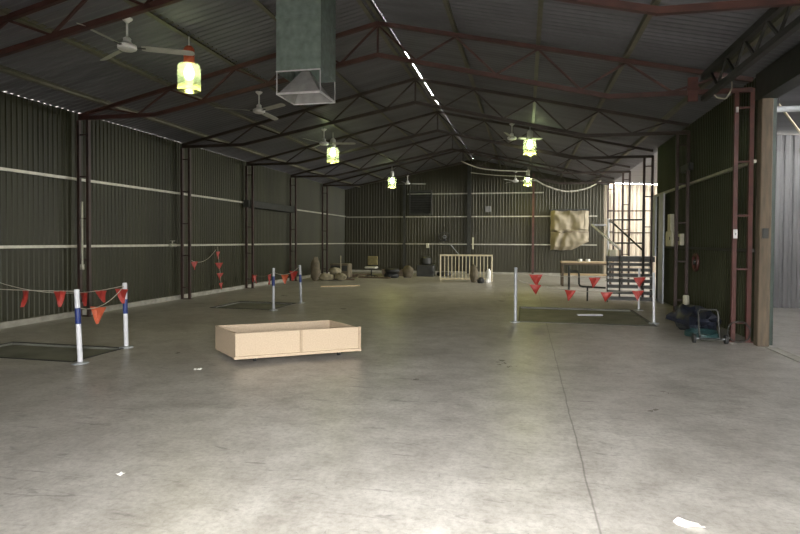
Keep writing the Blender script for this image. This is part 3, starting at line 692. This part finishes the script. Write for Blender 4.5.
for i, (x, y, z, lb) in enumerate(((-5.85, 24.75, .105, 'lower black tyre of the pair between the old chair and the grey sack'), (-5.82, 24.78, .32, 'upper black tyre of the pair between the old chair and the grey sack'), (-3.75, 26.6, .105, 'single black tyre lying behind the cream gate'))):
    tag(MB().tube([(.24*math.cos(2*PI*k2/28), .24*math.sin(2*PI*k2/28), 0) for k2 in range(28)], .105, 10, True).build('tyre', 'black', loc=(x, y, z), smooth=True), lb, 'tyre', 'old tyres at the back')
for i, (x, y, a, ln, lb) in enumerate(((-7.55, 22.72, 4, 1.2, 'dark timber length on the floor in front of the machine case'), (-6.5, 24.25, -6, 1.5, 'dark timber length on the floor in front of the old chair'), (-7.75, 26.2, 25, 1.1, 'dark timber length slanting across the floor near the back corner'))):
    o = MB().cbox(-ln/2, ln/2, -.07, .07, 0, .07, .008).build('timber_length', 'dark_timber', loc=(x, y, 0)); o.rotation_euler = (0, 0, R(a)); tag(o, lb, 'timber', 'timber lengths at the back')
# fittings on the closed wall columns
cd = thing('conduit', 'pale vertical conduit on the column behind the nearest poles', 'conduit', (XL+.24, YT-.06, 1.1))
MB().tube([(0, 0, 0), (0, 0, 1.35)], .022, 10).build('pipe', 'girt', cd, smooth=True); MB().cbox(-.04, .04, -.03, .03, -.1, .02, .01).build('outlet_box', 'girt', cd)
vf = thing('valve_fitting', 'pale valve fitting on the girt left of the second closed wall column', 'valve', (XL+.12, YT+BAY-.45, 1.5))
MB().tube([(0, -.1, 0), (0, .16, 0)], .045, 12).build('body', 'girt', vf, smooth=True); MB().tube([(0, 0, .04), (0, 0, .12)], .016, 8).build('stem', 'girt', vf); MB().tube([(.06*math.cos(2*PI*i/12), .06*math.sin(2*PI*i/12), .12) for i in range(12)], .010, 6, True).build('hand_wheel', 'girt', vf)

# ------------------------------------------------------------------ things along the dark sheeted wall
for y0, w, z0, z1, lb in ((16.70, .60, .0, 3.0, 'wider pale grey sheet standing against the dark wall, next to the switchboard'), (17.55, .42, 1.25, 3.0, 'narrow pale grey strip on the dark wall at the edge of the open bays')):
    p = thing('cover_sheet', lb, 'sheet', (XR-.13, y0, z0), 0, 'grey sheets by the stairs')
    MB().box(-.012, .012, -w/2, w/2, 0, z1-z0-.03).build('panel', 'pale_grey', p); MB().box(-.03, -.012, -w/2, -w/2+.04, 0, z1-z0-.03).build('folded_edge', 'pale_grey', p)
sb = thing('switchboard', 'cream electrical switchboard on the dark wall near the stairs', 'switchboard', (XR-.04, 15.6, 1.55))
MB().cbox(-.16, 0, -.30, .30, 0, .38, .012).build('cabinet', 'box_cream', sb); MB().cbox(-.13, 0, -.02, .26, .38, .82, .01).build('cable_duct', 'box_cream', sb)
dr = MB().cbox(-.172, -.16, -.26, .26, .03, .35, .006).build('door', 'box_cream', sb); MB().cbox(-.185, -.172, -.22, -.18, .16, .24, .004).build('latch', 'black', dr)
sx = thing('isolator_switch', 'small cream isolator switch beside the switchboard', 'switch', (XR-.04, 14.85, 1.58))
MB().cbox(-.09, 0, -.10, .10, 0, .28, .01).build('box', 'box_cream', sx); MB().bar((-.1, 0, .1), (-.1, 0, .2), .03, .03).build('lever', 'black', sx)
ps = thing('power_switch', 'small white switch box on the tall red column', 'switch', (XR-.36, YT-.034, 1.72))
MB().cbox(-.03, .03, -.03, 0, 0, .15, .006).build('box', 'white', ps); MB().box(-.01, .01, -.036, -.03, .06, .09).build('rocker', 'pole_grey', ps)
tag(MB().cbox(-.02, .02, -.02, 0, 0, .09, .005).build('cable_clip', 'white', loc=(XR-.36, YT-.035, 3.80)), 'tiny white clip near the head of the tall red column', 'clip')
he = thing('hose_reel', 'dull red hose reel on the dark wall above the clutter', 'hose reel', (XR-.13, 13.4, 1.22))
MB().tube([(-.02, .17*math.cos(2*PI*i/20), .17*math.sin(2*PI*i/20)) for i in range(20)], .035, 8, True).build('coil', 'red_steel', he, smooth=True); MB().tube([(-.06, 0, 0), (.06, 0, 0)], .05, 12).build('wall_mount', 'dark_steel', he)
tag(MB().cbox(-.10, 0, -.35, .35, 0, .16, .01).build('cable_tray_box', 'dark_steel', loc=(XR-.05, 14.4, 3.30)), 'dark box fixed above the bright girt on the dark wall', 'box')

# heap by the door post
tp = thing('tarp_heap', 'crumpled dark blue tarp heaped on the floor beside the red column', 'tarp', (3.15, 11.72, 0))
MB().blob((0, 0, .16), (.36, .62, .26), 31, .55, 26, 14).build('cloth', 'blue_tarp', tp, smooth=True)
tag(MB().tube([((.25+.02*math.sin(5*t))*math.cos(t), (.33+.03*math.cos(3*t))*math.sin(t), .03+.012*t/PI+.02*abs(math.sin(2*t))) for t in [i*.22 for i in range(96)]], .013, 6).build('hose_coil', 'hose', loc=(2.98, 10.62, .0), smooth=True), 'loose coil of teal hose lying in front of the blue tarp', 'hose')
ty = thing('hand_trolley', 'small black hand trolley lying in the heap by the red column', 'trolley', (2.96, 10.14, 0))
for x in (-.24, .24): MB().tube([(x-.02, 0, .075), (x+.02, 0, .075)], .075, 18).build('wheel', 'black', ty, smooth=True)
MB().tube([(-.22, 0, .075), (.22, 0, .075)], .012, 8).build('axle', 'pole_grey', ty)
MB().tube([(-.15, .0, .09), (-.15, .05, .18), (-.15, .12, .5), (-.12, .13, .54), (.12, .13, .54), (.15, .12, .5), (.15, .05, .18), (.15, 0, .09)], .014, 8).build('handle', 'dark_steel', ty, smooth=True)
MB().box(-.17, .17, -.09, .0, .07, .085).build('toe_plate', 'dark_steel', ty)
tag(MB().tube([((.17+.01*math.sin(4*t))*math.cos(t), .03*math.sin(3*t), .2+.17*math.sin(t)) for t in [i*.25 for i in range(76)]], .011, 6).build('cable_loop', 'dark_steel', loc=(3.40, 10.18, .0), smooth=True), 'dark loops of cable leaning against the foot of the red column', 'cable')
tag(MB().lathe([(.06, 0), (.066, .01), (.066, .37), (.05, .39)], n=18).build('pale_tube', 'box_cream', loc=(3.46, 13.55, .10), smooth=True), 'short upright pale tube standing behind the blue tarp', 'tube')
cb2 = thing('tool_crate', 'low dark crate under the short pale tube', 'crate', (3.45, 13.55, 0)); MB().cbox(-.2, .2, -.3, .3, 0, .10, .01).build('body', 'dark_timber', cb2)

# cables slung under the roof at the back
def cable(label, pts, r=.022, m='cable'):
    P = [Vector(p) for p in pts]; out = []
    for i in range(len(P)-1):
        p0 = P[max(i-1, 0)]; p1 = P[i]; p2 = P[i+1]; p3 = P[min(i+2, len(P)-1)]
        for k2 in range(8):
            t = k2/8; out.append(.5*((2*p1)+(p2-p0)*t+(2*p0-5*p1+4*p2-p3)*t*t+(3*p1-p0-3*p2+p3)*t**3))
    out.append(P[-1]); o = out[0].copy()
    tag(MB().tube([q-o for q in out], r, 6).build('slung_cable', m, loc=o, smooth=True), label, 'cable', 'cables slung under the roof')
cable('white cable drooping from the ridge to the back lamp', [(-2.7, 24.2, 5.05), (-2.0, 24.4, 4.78), (-1.2, 24.6, 4.68), (-.3, 25.4, 4.72), (.05, 26.6, 4.85)])
cable('white cable swagged from the back lamp towards the open bays', [(.25, 27.1, 4.62), (.9, 27.0, 4.22), (1.8, 27.0, 3.95), (2.7, 27.0, 4.08), (3.3, 27.0, 4.42)], .03)
cable('thin straight cable from the ridge past the back lamp', [(-2.6, 27.5, 4.95), (-1.4, 27.5, 4.8), (.2, 27.62, 4.72)], .018)

# paper scraps on the floor
for i, (x, y, s, lb) in enumerate(((-2.75, 3.44, .022, 'small white paper scrap on the pale floor, far from the pits'), (.95, 3.57, .055, 'largest torn white paper scrap, on the floor near the camera'), (-4.04, 6.46, .035, 'white paper scrap on the floor between the trough and the poles'), (3.30, 10.12, .035, 'tiny white scrap on the floor at the foot of the red column'))):
    rr = random.Random(i+3); vs = []; n = 9
    for a in range(n): q2 = s*rr.uniform(.6, 1.25); vs.append((q2*1.5*math.cos(2*PI*a/n), q2*math.sin(2*PI*a/n), rr.uniform(.002, .022)))
    vs.append((0, 0, .012)); o = MB().add(vs, [(a, (a+1) % n, n) for a in range(n)]).build('paper_scrap', 'paper', loc=(x, y, 0)); o.modifiers.new('s', 'SOLIDIFY').thickness = .002
    tag(o, lb, 'paper', 'scraps on the floor')

# ------------------------------------------------------------------ light: an overcast sky outside, portals in the openings
w = bpy.data.worlds.new('overcast sky'); scene.world = w; w.use_nodes = True
nt = w.node_tree; bg = nt.nodes['Background']; bg.inputs['Color'].default_value = (1, .985, .96, 1); bg.inputs['Strength'].default_value = 65.
def portal(loc, rot, sx, sy):
    l = bpy.data.lights.new('daylight portal', 'AREA'); l.shape = 'RECTANGLE'; l.size = sx; l.size_y = sy; l.cycles.is_portal = True
    o = bpy.data.objects.new('daylight_portal', l); col.objects.link(o); o.location = loc; o.rotation_euler = rot
portal(((DX0+DX1)/2, YF-.08, DZ/2), (R(90), 0, 0), DX1-DX0, DZ)
portal((LX+.1, (16.2+YB)/2, (SIDE2+4.3)/2), (R(90), 0, R(90)), YB-16.2, 4.3-SIDE2)
portal((LX+.1, 8.5, (SIDE1+4.3)/2), (R(90), 0, R(90)), 15, 4.3-SIDE1)

# ------------------------------------------------------------------ camera
cam = bpy.data.cameras.new('camera'); co = bpy.data.objects.new('camera', cam); col.objects.link(co); scene.camera = co
cam.sensor_fit = 'HORIZONTAL'; cam.sensor_width = 36.; cam.lens = 568.4659/800*36; cam.clip_start = .05; cam.clip_end = 300
cam.shift_y = (252.8293-267)/800
co.location = (0, 0, 1.65)
co.rotation_euler = (Matrix.Rotation(.2172, 3, 'Z') @ Matrix.Rotation(PI/2-.0209, 3, 'X') @ Matrix.Rotation(.0051, 3, 'Z')).to_euler()

vs = scene.view_settings
vs.view_transform = 'Standard'; vs.look = 'None'; vs.exposure = 0.; vs.gamma = 1.; vs.use_curve_mapping = False
scene.cycles.use_denoising = True
scene.cycles.max_bounces = 10; scene.cycles.diffuse_bounces = 6; scene.cycles.transparent_max_bounces = 12
scene.cycles.sample_clamp_indirect = 10
